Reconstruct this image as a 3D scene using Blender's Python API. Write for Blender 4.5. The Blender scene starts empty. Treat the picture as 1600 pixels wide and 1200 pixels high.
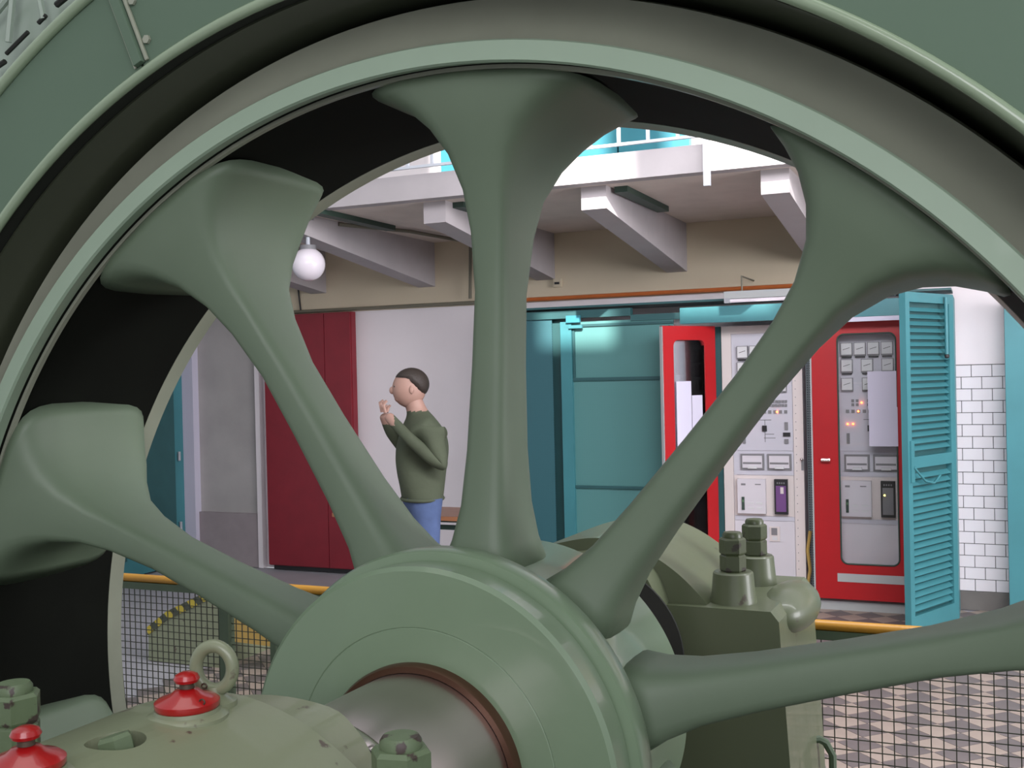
import bpy, bmesh, math, random
from mathutils import Vector, Matrix
random.seed(4)
scene = bpy.context.scene
COL = scene.collection
rad = math.radians

# ------------------------------------------------------------------ camera, world, sun, exposure
EYE = Vector((0, 0, 1.65)); YAW, PITCH, ROLL, FOC = 23.5, 0.47, 1.3, 1700.0
def cam_axes():
    y, p, r = rad(YAW), rad(PITCH), rad(ROLL)
    f = Vector((-math.sin(y)*math.cos(p), math.cos(y)*math.cos(p), -math.sin(p)))
    r0 = Vector((math.cos(y), math.sin(y), 0)); u0 = r0.cross(f)
    return r0*math.cos(r)-u0*math.sin(r), u0*math.cos(r)+r0*math.sin(r), f
CR, CU, CF = cam_axes()
cd = bpy.data.cameras.new('camera'); cam = bpy.data.objects.new('camera', cd); COL.objects.link(cam)
cam.matrix_world = Matrix(((CR.x, CU.x, -CF.x, EYE.x), (CR.y, CU.y, -CF.y, EYE.y), (CR.z, CU.z, -CF.z, EYE.z), (0, 0, 0, 1)))
cd.sensor_width = 36; cd.lens = 36*FOC/1600; cd.clip_start = .05; cd.clip_end = 100
scene.camera = cam

wd = bpy.data.worlds.new('world'); scene.world = wd; wd.use_nodes = True
wd.node_tree.nodes['Background'].inputs[0].default_value = (.90, .95, 1.0, 1)
wd.node_tree.nodes['Background'].inputs[1].default_value = .6
SUN_DIR = Vector((-.40, 1, -.41)).normalized()
sl = bpy.data.lights.new('sun', 'SUN'); sl.energy = 13.0; sl.angle = rad(.55); sl.color = (1, .95, .88)
sun = bpy.data.objects.new('sun', sl); COL.objects.link(sun)
sun.rotation_euler = SUN_DIR.to_track_quat('-Z', 'Y').to_euler(); sun.location = (4, -10, 9)
def area(name, loc, target, sx, sy, power, color=(1, 1, 1)):
    l = bpy.data.lights.new(name, 'AREA'); l.shape = 'RECTANGLE'; l.size = sx; l.size_y = sy; l.energy = power; l.color = color
    o = bpy.data.objects.new(name, l); COL.objects.link(o); o.location = loc
    o.rotation_euler = (Vector(target)-Vector(loc)).to_track_quat('-Z', 'Y').to_euler()
area('camera_side_fill', (3.0, -4.5, 4.2), (0, 6, 1.2), 7, 3.5, 360, (.95, .93, 1.0))  # added fill from the camera side, stands in for window light
area('back_wall_fill', (.6, 3.7, 3.35), (-.4, 7.9, .9), 4.5, .7, 185, (.98, .95, 1.0))  # added fill hidden above the wheel opening, brightens the back wall
area('right_side_fill', (5.0, 4.0, 1.9), (-1.2, 7.9, 1.2), 3.0, 2.6, 330, (.97, .95, 1.0))  # added fill out of frame at right, brightens cubicles and wall
area('overhead_fill', (-1.0, 1.6, 7.5), (-1, 2.4, 0), 6, 3, 90, (1, .98, .92))  # added overhead fill, no roof fitting there
scene.view_settings.view_transform = 'Standard'; scene.view_settings.look = 'None'
scene.view_settings.exposure = 0.0; scene.view_settings.gamma = 1; scene.view_settings.use_curve_mapping = False

def ray(px, py):
    return CF + CR*((px-800)/FOC) + CU*((600-py)/FOC)
def atD(px, py, D):            # point at distance D along the room's depth
    d = ray(px, py); return EYE + d*(D/d.y)
def atz(px, py, z):
    d = ray(px, py); return EYE + d*((z-EYE.z)/d.z)
def atc(px, py, c):            # at camera depth c
    return EYE + ray(px, py)*c
def SX(px, D, py=600): return atD(px, py, D).x
def ZZ(px, py, D): return atD(px, py, D).z

# ------------------------------------------------------------------ materials
def mat(name, color, rough=.5, metal=0, spec=.5, var=0, vscale=6, bump=0, bscale=40, coat=0, color2=None, thresh=None, emit=None, stretch=None):
    m = bpy.data.materials.new(name); m.use_nodes = True
    nt = m.node_tree; N = nt.nodes; L = nt.links; b = N['Principled BSDF']
    b.inputs['Base Color'].default_value = (*color, 1); b.inputs['Roughness'].default_value = rough
    b.inputs['Metallic'].default_value = metal; b.inputs['Specular IOR Level'].default_value = spec
    b.inputs['Coat Weight'].default_value = coat
    tc = N.new('ShaderNodeTexCoord'); mp = N.new('ShaderNodeMapping'); L.new(tc.outputs['Object'], mp.inputs[0])
    if stretch: mp.inputs['Scale'].default_value = stretch
    if var or color2:
        n = N.new('ShaderNodeTexNoise'); n.inputs['Scale'].default_value = vscale; n.inputs['Detail'].default_value = 5
        L.new(mp.outputs[0], n.inputs[0])
        r = N.new('ShaderNodeValToRGB')
        if color2:
            t = thresh or .62
            r.color_ramp.elements[0].position = t-.015; r.color_ramp.elements[1].position = t+.015
            r.color_ramp.elements[0].color = (*color, 1); r.color_ramp.elements[1].color = (*color2, 1)
        else:
            r.color_ramp.elements[0].position = .3; r.color_ramp.elements[1].position = .7
            r.color_ramp.elements[0].color = (*[c*(1-var) for c in color], 1); r.color_ramp.elements[1].color = (*[min(1, c*(1+var)) for c in color], 1)
        L.new(n.outputs[0], r.inputs[0]); L.new(r.outputs[0], b.inputs['Base Color'])
    if bump:
        n2 = N.new('ShaderNodeTexNoise'); n2.inputs['Scale'].default_value = bscale; n2.inputs['Detail'].default_value = 3
        L.new(mp.outputs[0], n2.inputs[0]); bp = N.new('ShaderNodeBump'); bp.inputs['Strength'].default_value = bump; bp.inputs['Distance'].default_value = .004
        L.new(n2.outputs[0], bp.inputs['Height']); L.new(bp.outputs[0], b.inputs['Normal'])
    if emit:
        b.inputs['Emission Color'].default_value = (*emit[0], 1); b.inputs['Emission Strength'].default_value = emit[1]
    return m
def pattern_mat(name, c1, c2, scale, kind='dots', rough=.5, bump=.4):
    m = bpy.data.materials.new(name); m.use_nodes = True
    nt = m.node_tree; N = nt.nodes; L = nt.links; b = N['Principled BSDF']; b.inputs['Roughness'].default_value = rough
    tc = N.new('ShaderNodeTexCoord'); r = N.new('ShaderNodeValToRGB'); r.color_ramp.elements[0].color = (*c1, 1); r.color_ramp.elements[1].color = (*c2, 1)
    if kind == 'dots':
        v = N.new('ShaderNodeTexVoronoi'); v.inputs['Scale'].default_value = scale; v.inputs['Randomness'].default_value = 0
        L.new(tc.outputs['Object'], v.inputs[0]); L.new(v.outputs['Distance'], r.inputs[0])
        r.color_ramp.elements[0].position = .30; r.color_ramp.elements[1].position = .36
    else:
        v = N.new('ShaderNodeTexWave'); v.inputs['Scale'].default_value = scale; v.bands_direction = 'DIAGONAL' if kind == 'diag' else 'Z'
        L.new(tc.outputs['Object'], v.inputs[0]); L.new(v.outputs['Fac'], r.inputs[0])
        r.color_ramp.elements[0].position = .45; r.color_ramp.elements[1].position = .55
    L.new(r.outputs[0], b.inputs['Base Color'])
    if bump:
        bp = N.new('ShaderNodeBump'); bp.inputs['Strength'].default_value = bump; bp.inputs['Distance'].default_value = .003
        L.new(r.outputs[0], bp.inputs['Height']); L.new(bp.outputs[0], b.inputs['Normal'])
    return m
M = dict(
 green=mat('machine_green_paint', (.185, .262, .178), .42, var=.05, vscale=3, bump=.08, bscale=60, coat=.15),
 lip=mat('flywheel_lip_green', (.30, .40, .29), .45, var=.03, coat=.1),
 housing=mat('housing_green_paint', (.108, .165, .112), .7, var=.05, vscale=2, bump=.05, spec=.3),
 bead=mat('bead_green_paint', (.26, .34, .22), .25, coat=.6),
 rotor=mat('rotor_olive_paint', (.29, .31, .235), .42, var=.12, vscale=3, coat=.2),
 spoke=mat('spoke_green_paint', (.135, .185, .12), .5, var=.06, vscale=3),
 hub=mat('hub_green_paint', (.185, .262, .165), .35, var=.03, coat=.3),
 black=mat('near_black_rim', (.004, .005, .003), .8, spec=.15, var=.2),
 dark=mat('dark_part_and_gap_shade', (.012, .014, .010), .7),
 liner=mat('liner_olive_paint', (.055, .065, .04), .4, coat=.3),
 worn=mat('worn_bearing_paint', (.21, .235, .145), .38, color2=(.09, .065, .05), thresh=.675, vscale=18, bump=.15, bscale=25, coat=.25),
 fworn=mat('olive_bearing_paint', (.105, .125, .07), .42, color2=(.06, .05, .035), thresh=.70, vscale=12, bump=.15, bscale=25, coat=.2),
 nut=mat('chipped_nut_paint', (.115, .16, .085), .5, color2=(.05, .035, .028), thresh=.575, vscale=26, bump=.3, bscale=60),
 nutdark=mat('oily_nut_paint', (.06, .075, .035), .35, color2=(.03, .025, .018), thresh=.6, vscale=22, bump=.2),
 steel=mat('polished_shaft_steel', (.60, .52, .52), .30, metal=1, var=.12, vscale=5, stretch=(1, .2, 1), bump=.05, bscale=90),
 chrome=mat('bright_collar_steel', (.72, .64, .64), .2, metal=1),
 bronze=mat('brown_bronze_ring', (.09, .045, .025), .35, metal=.5),
 red=mat('oil_cap_red_paint', (.36, .006, .007), .28, coat=.5, var=.1, bump=.1),
 reddoor=mat('cabinet_red_enamel', (.42, .006, .010), .4, var=.04),
 redcab=mat('tall_cabinet_crimson', (.20, .010, .020), .45, var=.08),
 teal=mat('teal_enamel', (.045, .19, .215), .45, var=.08, vscale=3),
 tealdark=mat('dark_teal_enamel', (.022, .085, .09), .5, var=.08),
 tealup=mat('upper_teal_enamel', (.035, .21, .27), .5, var=.05),
 perf=pattern_mat('perforated_teal_sheet', (.008, .03, .035), (.03, .11, .13), 55),
 perf2=pattern_mat('perforated_teal_sheet_pale', (.03, .12, .12), (.08, .22, .215), 55),
 grid=pattern_mat('grey_perforated_grille', (.02, .03, .035), (.16, .2, .22), 60),
 hazard=pattern_mat('hazard_striped_paint', (.05, .06, .04), (.45, .36, .04), 5, 'diag', bump=0),
 cream=mat('cream_wall_plaster', (.62, .54, .40), .8, var=.04, vscale=2, bump=.1),
 white=mat('white_wall_paint', (.76, .71, .73), .7, var=.03, vscale=2, bump=.06),
 greyw=mat('grey_wall_plaster', (.38, .36, .35), .8, var=.08, vscale=3, bump=.2),
 fascia=mat('gallery_white_plaster', (.42, .39, .40), .8, var=.04, bump=.1),
 slab=mat('gallery_soffit_plaster', (.68, .60, .54), .85, var=.05, bump=.1),
 lilac=mat('pale_pillar_paint', (.52, .50, .60), .6),
 tile=mat('white_glazed_tile', (.72, .69, .72), .12, var=.03, bump=.02, coat=.4),
 grout=mat('dark_tile_grout', (.12, .12, .11), .9),
 plinth=mat('grey_plinth_tile', (.14, .13, .12), .6, var=.15),
 ftl=mat('cream_floor_tile', (.33, .265, .225), .5, var=.08),
 ftd=mat('grey_floor_tile', (.145, .122, .12), .5, var=.1),
 fgrey=mat('grey_painted_floor', (.36, .35, .38), .5, var=.07, vscale=4),
 conc=mat('concrete_base', (.12, .12, .11), .85, var=.12),
 rack=mat('rack_light_grey', (.62, .60, .64), .42, var=.02),
 rackpanel=mat('rack_panel_grey', (.54, .54, .60), .45),
 beige=mat('rack_frame_beige', (.66, .60, .58), .5),
 meter=mat('meter_face', (.66, .67, .68), .2, coat=.5),
 black2=mat('black_plastic', (.02, .02, .022), .4),
 greyp=mat('grey_plastic', (.20, .20, .21), .5),
 purple=mat('purple_module', (.16, .07, .22), .4),
 ledoff=mat('green_lens', (.10, .2, .1), .3),
 led=mat('red_led', (.9, .1, .03), .3, emit=((1, .13, .04), 9)),
 ledy=mat('yellow_led', (.9, .8, .2), .3, emit=((1, .85, .2), 4)),
 paper=mat('white_paper', (.60, .58, .70), .8),
 wood=mat('varnished_tabletop', (.25, .115, .07), .4, var=.2, vscale=8, stretch=(1, 6, 6)),
 woodedge=mat('orange_wood_edge', (.40, .17, .08), .5, var=.1),
 dgreen=mat('dark_green_metal', (.03, .06, .045), .5),
 fgreen=mat('fence_green_metal', (.07, .105, .06), .5, var=.1),
 wire=mat('fence_wire_metal', (.055, .06, .04), .5),
 yellow=mat('yellow_handrail_paint', (.52, .25, .025), .4, var=.1),
 yplate=mat('yellow_floor_edging', (.45, .30, .08), .6),
 orange=mat('orange_pipe_paint', (.50, .13, .03), .5, var=.1),
 greyc=mat('grey_conduit', (.16, .15, .11), .6),
 rail=mat('pale_grey_rail_paint', (.52, .55, .60), .5),
 opal=mat('opal_glass', (.82, .76, .82), .15, coat=.5),
 grey=mat('grey_fitting_metal', (.33, .34, .37), .4),
 lampbody=mat('lamp_housing_enamel', (.42, .44, .44), .4),
 blue=mat('blue_packet', (.08, .14, .6), .5),
 shirt=mat('olive_green_shirt', (.075, .09, .055), .85, var=.1, vscale=8, bump=.4),
 jeans=mat('blue_denim', (.08, .12, .25), .9, var=.15, vscale=10, bump=.3),
 skin=mat('skin', (.42, .25, .2), .55), hair=mat('brown_hair', (.035, .025, .02), .6, bump=.5, bscale=120),
 shoe=mat('dark_shoe_leather', (.03, .025, .02), .5),
 lattice=mat('pale_green_lattice', (.30, .37, .30), .3, coat=.3),
 chain=mat('rusty_chain', (.1, .07, .05), .5, metal=.6),
)
g = bpy.data.materials.new('clear_pane_glass'); g.use_nodes = True
N = g.node_tree.nodes; L = g.node_tree.links; N.remove(N['Principled BSDF'])
tr = N.new('ShaderNodeBsdfTransparent'); tr.inputs[0].default_value = (.985, .99, .99, 1)
gl = N.new('ShaderNodeBsdfGlossy'); gl.inputs['Roughness'].default_value = .03; fr = N.new('ShaderNodeFresnel'); fr.inputs[0].default_value = 1.45
mx = N.new('ShaderNodeMixShader'); L.new(fr.outputs[0], mx.inputs[0]); L.new(tr.outputs[0], mx.inputs[1]); L.new(gl.outputs[0], mx.inputs[2]); L.new(mx.outputs[0], N['Material Output'].inputs[0])
M['glass'] = g

# ------------------------------------------------------------------ mesh helpers
def obj(name, bm, m, parent=None, smooth=False, bev=0, kind=None, label=None):
    if bev: bmesh.ops.bevel(bm, geom=[e for e in bm.edges if len(e.link_faces) == 2 and e.calc_face_angle(0) > .6], offset=bev, segments=2, affect='EDGES', profile=.7)
    bmesh.ops.recalc_face_normals(bm, faces=bm.faces)
    me = bpy.data.meshes.new(name); bm.to_mesh(me); bm.free()
    for mm in (m if isinstance(m, (list, tuple)) else [m]): me.materials.append(M[mm] if isinstance(mm, str) else mm)
    if smooth:
        for p in me.polygons: p.use_smooth = True
        if smooth != 'all':
            me.set_sharp_from_angle(angle=rad(35))
    o = bpy.data.objects.new(name, me); COL.objects.link(o)
    if parent: o.parent = parent
    if kind: o['kind'] = kind
    if label: o['label'] = label
    return o
def B(): return bmesh.new()
def box(bm, x0, x1, y0, y1, z0, z1, mi=0):
    v = [bm.verts.new((x, y, z)) for x in (x0, x1) for y in (y0, y1) for z in (z0, z1)]
    fs = []
    for q in ((0, 1, 3, 2), (4, 6, 7, 5), (0, 4, 5, 1), (2, 3, 7, 6), (0, 2, 6, 4), (1, 5, 7, 3)):
        f = bm.faces.new([v[i] for i in q]); f.material_index = mi; fs.append(f)
    return v
def bx(name, x0, x1, y0, y1, z0, z1, m, parent=None, bev=0, **k):
    b = B(); box(b, min(x0, x1), max(x0, x1), min(y0, y1), max(y0, y1), min(z0, z1), max(z0, z1)); return obj(name, b, m, parent, bev=bev, **k)
def prism(bm, pts, axis_fn, a, b):      # polygon pts (u,v) extruded from a to b ; axis_fn(u,v,t)->xyz
    A = [bm.verts.new(axis_fn(u, v, a)) for u, v in pts]; C = [bm.verts.new(axis_fn(u, v, b)) for u, v in pts]
    n = len(pts); bm.faces.new(A[::-1]); bm.faces.new(C)
    for i in range(n): bm.faces.new((A[i], A[(i+1) % n], C[(i+1) % n], C[i]))
def lathe(bm, prof, n=128, a0=0, a1=2*math.pi, closed=True, axis='y', org=(0, 0, 0)):  # prof: list of (r, t) around the chosen axis
    full = abs(a1-a0-2*math.pi) < 1e-6; m = n if full else n+1
    rings = []
    for i in range(m):
        a = a0+(a1-a0)*i/n; s, c = math.sin(a), math.cos(a)
        if axis == 'y': rings.append([bm.verts.new((org[0]+r*s, org[1]+t, org[2]+r*c)) for r, t in prof])
        else: rings.append([bm.verts.new((org[0]+r*s, org[1]+r*c, org[2]+t)) for r, t in prof])
    K = len(prof); kk = K if closed else K-1
    for i in range(n):
        P, Q = rings[i], rings[(i+1) % m]
        for k in range(kk): bm.faces.new((P[k], P[(k+1) % K], Q[(k+1) % K], Q[k]))
    if not full and closed:
        bm.faces.new(rings[0]); bm.faces.new(rings[-1][::-1])
def tube(bm, pts, r, n=10, closed=False):
    pts = [Vector(p) for p in pts]; rs = r if isinstance(r, (list, tuple)) else [r]*len(pts); rings = []
    up = Vector((0, 0, 1)); N0 = len(pts); prev = None
    for i, p in enumerate(pts):
        d = (pts[(i+1) % N0 if closed else min(i+1, N0-1)]-pts[(i-1) % N0 if closed else max(i-1, 0)]).normalized()
        if prev is None:
            a = d.cross(up if abs(d.z) < .95 else Vector((1, 0, 0))).normalized()
        else:
            a = (prev-d*prev.dot(d)).normalized()
        prev = a; b = d.cross(a)
        rings.append([bm.verts.new(p+(a*math.cos(t)+b*math.sin(t))*rs[i]) for t in [2*math.pi*k/n for k in range(n)]])
    for i in range(N0 if closed else N0-1):
        P, Q = rings[i], rings[(i+1) % N0]
        for k in range(n): bm.faces.new((P[k], P[(k+1) % n], Q[(k+1) % n], Q[k]))
    if not closed: bm.faces.new(rings[0][::-1]); bm.faces.new(rings[-1])
def tb(name, pts, r, m, parent=None, n=10, closed=False, **k):
    b = B(); tube(b, pts, r, n, closed); return obj(name, b, m, parent, smooth='all' if closed else True, **k)
def ball(bm, c, r, sq=(1, 1, 1), u=20, v=14):
    mt = Matrix.Translation(c) @ Matrix.Diagonal((r*sq[0], r*sq[1], r*sq[2], 1)); bmesh.ops.create_uvsphere(bm, u_segments=u, v_segments=v, radius=1, matrix=mt)
def thing(name, loc, label, cat, rz=0, group=None):
    o = bpy.data.objects.new(name, None); COL.objects.link(o); o.location = loc; o.rotation_euler = (0, 0, rz); o.empty_display_size = .1
    o['label'] = label; o['category'] = cat
    if group: o['group'] = group
    return o
def tag(o, label, cat, group=None):
    o['label'] = label; o['category'] = cat
    if group: o['group'] = group
    return o
def struct(o): o['kind'] = 'structure'; return o

# ================================================================== THE ROOM
WD = 7.95                                   # depth of the back wall
xcor = SX(290, WD)                          # back-left corner
xr = 3.9
# floor with the machine pit
PX0, PX1, PY0, PY1, PB = -3.4, 2.9, .55, 3.42, -1.25
fl = B()
for q in ((-7, PX0, -6.5, WD), (PX1, 11, -6.5, WD), (PX0, PX1, -6.5, PY0), (PX0, PX1, PY1, WD)): box(fl, q[0], q[1], q[2], q[3], -.12, -.006)
floor = struct(obj('floor', fl, 'fgrey'))
b = B()
box(b, PX0-.1, PX1+.1, PY0-.1, PY1+.1, PB-.1, PB)
box(b, PX0-.1, PX0, PY0-.1, PY1+.1, PB, -.12); box(b, PX1, PX1+.1, PY0-.1, PY1+.1, PB, -.12)
box(b, PX0, PX1, PY0-.1, PY0, PB, -.12); box(b, PX0, PX1, PY1, PY1+.1, PB, -.12)
struct(obj('floor_pit', b, 'conc'))
# chequered floor tiles, squares set at 45 degrees
P_ = .20; side = P_/math.sqrt(2)
tb_ = B(); h = P_/2-.0022
v = [tb_.verts.new(p) for p in ((h, 0, 0), (0, h, 0), (-h, 0, 0), (0, -h, 0))]; v2 = [tb_.verts.new(p.co+Vector((0, 0, -.008))) for p in v]
tb_.faces.new(v)
for i in range(4): tb_.faces.new((v[i], v2[i], v2[(i+1) % 4], v[(i+1) % 4]))
bmesh.ops.recalc_face_normals(tb_, faces=tb_.faces)
tm = [bpy.data.meshes.new('tile_cream'), bpy.data.meshes.new('tile_grey')]
for t_ in tm: tb_.to_mesh(t_)
tm[0].materials.append(M['ftl']); tm[1].materials.append(M['ftd'])
x_off = atz(1436, 1090, 0).x
cells = []
for i in range(-60, 60):
    for j in range(0, 48):
        for k in (0, 1):
            x = x_off+P_*i+(P_/2 if k == 0 else 0); y = 3.55+P_*j+(P_/2 if k == 0 else 0)
            if y > WD-.1: continue
            if x < -1.6 and y > 5.75: continue
            if x < -4.2 or x > 3.8: continue
            p = Vector((x, y, 0)); q = p-EYE; c = q.dot(CF); px, py = 800+FOC*q.dot(CR)/c, 600-FOC*q.dot(CU)/c
            vis = (1235 < px < 1625 and py < 1230 and py > 940) or (180 < px < 520 and 1000 < py < 1130)
            cells.append((0 if vis else 1, c, x, y, k))
cells.sort()
rest = [B(), B()]
for n_, (nv, c, x, y, k) in enumerate(cells):
    if n_ < 296 and nv == 0:
        o = bpy.data.objects.new('tile', tm[k]); COL.objects.link(o); o.location = (x, y, 0); o.parent = floor
    else:
        r_ = rest[k]; vs = [r_.verts.new(p) for p in ((x+h, y, 0), (x, y+h, 0), (x-h, y, 0), (x, y-h, 0))]; ws = [r_.verts.new(w_.co+Vector((0, 0, -.005))) for w_ in vs]
        r_.faces.new(vs)
        for i in range(4): r_.faces.new((vs[i], ws[i], ws[(i+1) % 4], vs[(i+1) % 4]))
obj('tile_field_cream', rest[0], 'ftl', floor, kind='stuff'); obj('tile_field_grey', rest[1], 'ftd', floor, kind='stuff')

# back wall: cream above the pipe line, white below
CEIL = 2.75
zpipe = ZZ(1035, 462, WD)
xt0 = SX(1487, WD, 700)                          # right end of the cubicles
wb = B(); box(wb, xcor, xr, WD, WD+.2, 0, zpipe)
wall_back = struct(obj('wall_back', wb, 'white'))
struct(bx('wall_back_upper', xcor, xr, WD, WD+.2, zpipe, CEIL, 'cream'))
struct(bx('wall_gallery', -9, 6, WD, WD+.2, CEIL, 6.2, 'white'))
struct(bx('wall_left', xcor-.2, xcor, 6.3, WD+.2, 0, CEIL, 'greyw'))
struct(bx('trim_1', xcor, SX(312, WD), WD-.10, WD, 0, ZZ(300, 500, WD), 'lilac', bev=.01))
struct(bx('wall_recess', SX(312, WD), SX(404, WD), WD-.02, WD-.001, 0, ZZ(360, 440, WD), 'greyw'))
struct(bx('baseboard_back', SX(312, WD), SX(404, WD), WD-.05, WD-.02, 0, ZZ(360, 800, WD), mat('pinkish_grey_dado', (.28, .24, .25), .7, var=.1), bev=.005))
struct(bx('trim_2', SX(404, WD), SX(411, WD), WD-.06, WD-.001, 0, ZZ(408, 488, WD), 'white', bev=.004))
# teal door in the left wall
d0 = struct(bx('door_1', xcor, xcor+.04, 6.35, 7.86, .01, 2.3, 'teal', bev=.005))
bx('door_panel', xcor+.04, xcor+.055, 6.5, 7.1, .15, 2.15, 'tealdark', d0, bev=.004)
bx('door_panel', xcor+.04, xcor+.055, 7.2, 7.72, .15, 2.15, 'tealdark', d0, bev=.004)
for zz in (.32, .95): tb('hinge', [(xcor+.07, 7.76, zz), (xcor+.07, 7.76, zz+.08)], .012, 'grey', d0)

# white glazed wall tiles right of the cubicles
ztop, zbot = ZZ(1530, 570, WD-.02), ZZ(1530, 924, WD-.02)
bw = .1275; rows = 19; rh = (ztop-zbot)/rows
struct(bx('wall_tile_backing', xt0-.35, xr, WD-.012, WD-.001, zbot-.005, ztop+.004, 'grout'))
bm0 = B(); box(bm0, .0015, bw-.0025, -.012, 0, .002, rh-.002); bmesh.ops.bevel(bm0, geom=bm0.edges[:], offset=.0015, segments=1, affect='EDGES')
bmesh.ops.recalc_face_normals(bm0, faces=bm0.faces); bme = bpy.data.meshes.new('brick_tile'); bm0.to_mesh(bme); bm0.free(); bme.materials.append(M['tile'])
xj = SX(1517.5, WD-.02, 576)
for r_ in range(rows):
    for c in range(-4, 7):
        x = xj+bw*c+(bw/2 if (r_ % 2 != (rows-1) % 2) else 0)
        o = bpy.data.objects.new('brick', bme); COL.objects.link(o); o.location = (x, WD-.012, zbot+rh*r_); o.parent = wall_back
struct(bx('baseboard_right', xt0-.35, xr, WD-.03, WD-.001, 0, zbot, 'plinth', bev=.004))
x1_, x2_ = SX(1573, 7.8, 700), SX(1600, 7.8, 700)
struct(bx('door_2', x1_, x1_+.14, 7.75, WD-.02, 0, ZZ(1575, 470, 7.75), 'teal', bev=.006))
struct(bx('door_2_leaf', x1_+.14, x1_+1.1, 7.82, 7.86, .01, ZZ(1575, 480, 7.75), 'tealdark', bev=.004))

# front wall of the hall, behind the camera, with high windows where the sun comes in
FD = -6.0
def fx(px, D): return SX(px, D, 270)-SUN_DIR.x/SUN_DIR.y*(D-FD)
SILL = 2.76+.41*(5.93-FD)
wins = [(fx(628, 5.93), fx(706, 5.93), SILL+.36), (fx(838, 5.93), fx(996, 5.93), SILL-.25), (fx(1112, 5.93), fx(1330, 5.93), SILL-.05)]
fw = B(); x = -6.8; TOP = 12.2
for a, c, s in wins:
    box(fw, x, a, FD-.12, FD, 0, TOP); box(fw, a, c, FD-.12, FD, 0, s); box(fw, a, c, FD-.12, FD, 9.4, TOP); x = c
box(fw, x, 11, FD-.12, FD, 0, TOP)
struct(obj('wall_front', fw, 'white'))

# gallery slab, fascia, haunched beams
GD = 5.95
struct(bx('ceiling_gallery', -9, 6, GD+.08, WD, CEIL, CEIL+.1, 'slab'))
struct(bx('trim_3', -9, 6, GD-.02, GD+.08, CEIL-.005, ZZ(900, 247, GD), 'fascia', bev=.006))
bxs = [SX(668, GD+.15, 310), SX(934, GD+.15, 310), SX(1196, GD+.15, 310)]
stp = (bxs[2]-bxs[0])/2
for i in range(-2, 5):
    xc = bxs[0]+stp*i; b = B()
    pts = [(GD+.13, CEIL), (GD+.13, CEIL-.135), (WD, CEIL-.36), (WD, CEIL)]
    prism(b, pts, lambda u, v, t: (t, u, v), xc-.02, xc+.135)
    struct(obj('beam', b, 'fascia', bev=.004))
# gallery guard rail
gr = thing('gallery_railing', (0, GD-.05, CEIL), 'pale grey steel railing along the edge of the upper gallery', 'railing')
for px in (540, 793, 1105, 1410):
    x = SX(px, GD-.05, 250)
    bx('post', x-.018, x+.018, -.025, .0, ZZ(px, 291, GD-.05)-CEIL, 1.15, 'rail', gr, bev=.003)
xa, xb = SX(480, GD-.05, 240), SX(1480, GD-.05, 240)
zr = ZZ(900, 234, GD-.05)-CEIL
bx('bottom_rail', xa, xb, -.02, .0, zr-.008, zr+.008, 'rail', gr); bx('top_rail', xa, xb, -.025, .01, 1.13, 1.16, 'rail', gr)
x = SX(750, GD-.05, 220); sp = (SX(968, GD-.05, 220)-SX(880, GD-.05, 220))/2
for i in range(-6, 18):
    xx = SX(880, GD-.05, 220)+sp*i; bx('baluster', xx-.009, xx+.009, -.02, -.005, zr+.008, 1.13, 'rail', gr)
# teal doors of the upper level
UD = WD
def updoor(n, pa, pb, m='tealup'):
    a, c = SX(pa, UD-.05, 230), SX(pb, UD-.05, 230)
    return struct(bx('door_%d' % n, a, c, UD-.07, UD, CEIL+.1, CEIL+2.2, m, bev=.01))
updoor(3, 690, 860); updoor(4, 866, 965); updoor(5, 968, 1078); updoor(6, 1146, 1200)
# ---------------------------------------------------------------- fittings on the wall
def pipe(name, pts, r, m, label, cat='pipe', n=8): return tag(tb(name, pts, r, m, n=n), label, cat)
yw = WD-.035
pipe('wall_pipe', [(SX(760, yw, 475), yw, zpipe+.02), (SX(1540, yw, 440), yw, zpipe+.02)], .016, 'orange', 'orange painted pipe running above the teal switchgear cubicles')
pipe('wall_pipe', [(SX(415, yw, 485), yw, zpipe+.02), (SX(757, yw, 475), yw, zpipe+.02)], .014, 'greyc', 'grey-brown pipe above the tall crimson cabinet')
pipe('conduit', [(SX(735, yw-.04, 478), yw-.04, zpipe+.05), (SX(735, yw-.04, 378), yw-.04, CEIL-.03), (SX(640, 7.1, 345), 7.1, CEIL-.02), (SX(528, 6.5, 320), 6.5, CEIL-.02)], .014, 'greyc', 'grey conduit crossing the soffit and dropping down the wall', 'conduit')
for pa, ya, pb, yb in ((500, 333, 606, 360), (727, 322, 812, 356), (968, 299, 1038, 330)):
    A = atz(pa, ya, CEIL-.03); C_ = atz(pb, yb, CEIL-.03)
    xm = (A.x+C_.x)/2
    lab = {500: 'dark soffit trough nearest the white globe lamp', 727: 'dark soffit trough between the left and middle beam ends', 968: 'dark soffit trough against the right side of the middle beam'}[pa]
    o = bx('soffit_trough', xm-.04, xm+.04, A.y, min(C_.y, WD-.05), CEIL-.035, CEIL, 'dgreen', bev=.004); tag(o, lab, 'trough', 'dark troughs under the gallery')
p = atD(871, 442, WD-.02)
t = thing('wall_thermostat', (p.x, WD, p.z), 'small cream box with black display on the wall below the gallery', 'thermostat')
bx('case', -.032, .032, -.03, 0, -.032, .032, 'cream', t, bev=.004); bx('display', -.02, .02, -.034, -.03, -.012, .006, 'black2', t)
p = atD(1150, 440, WD-.02)
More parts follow.
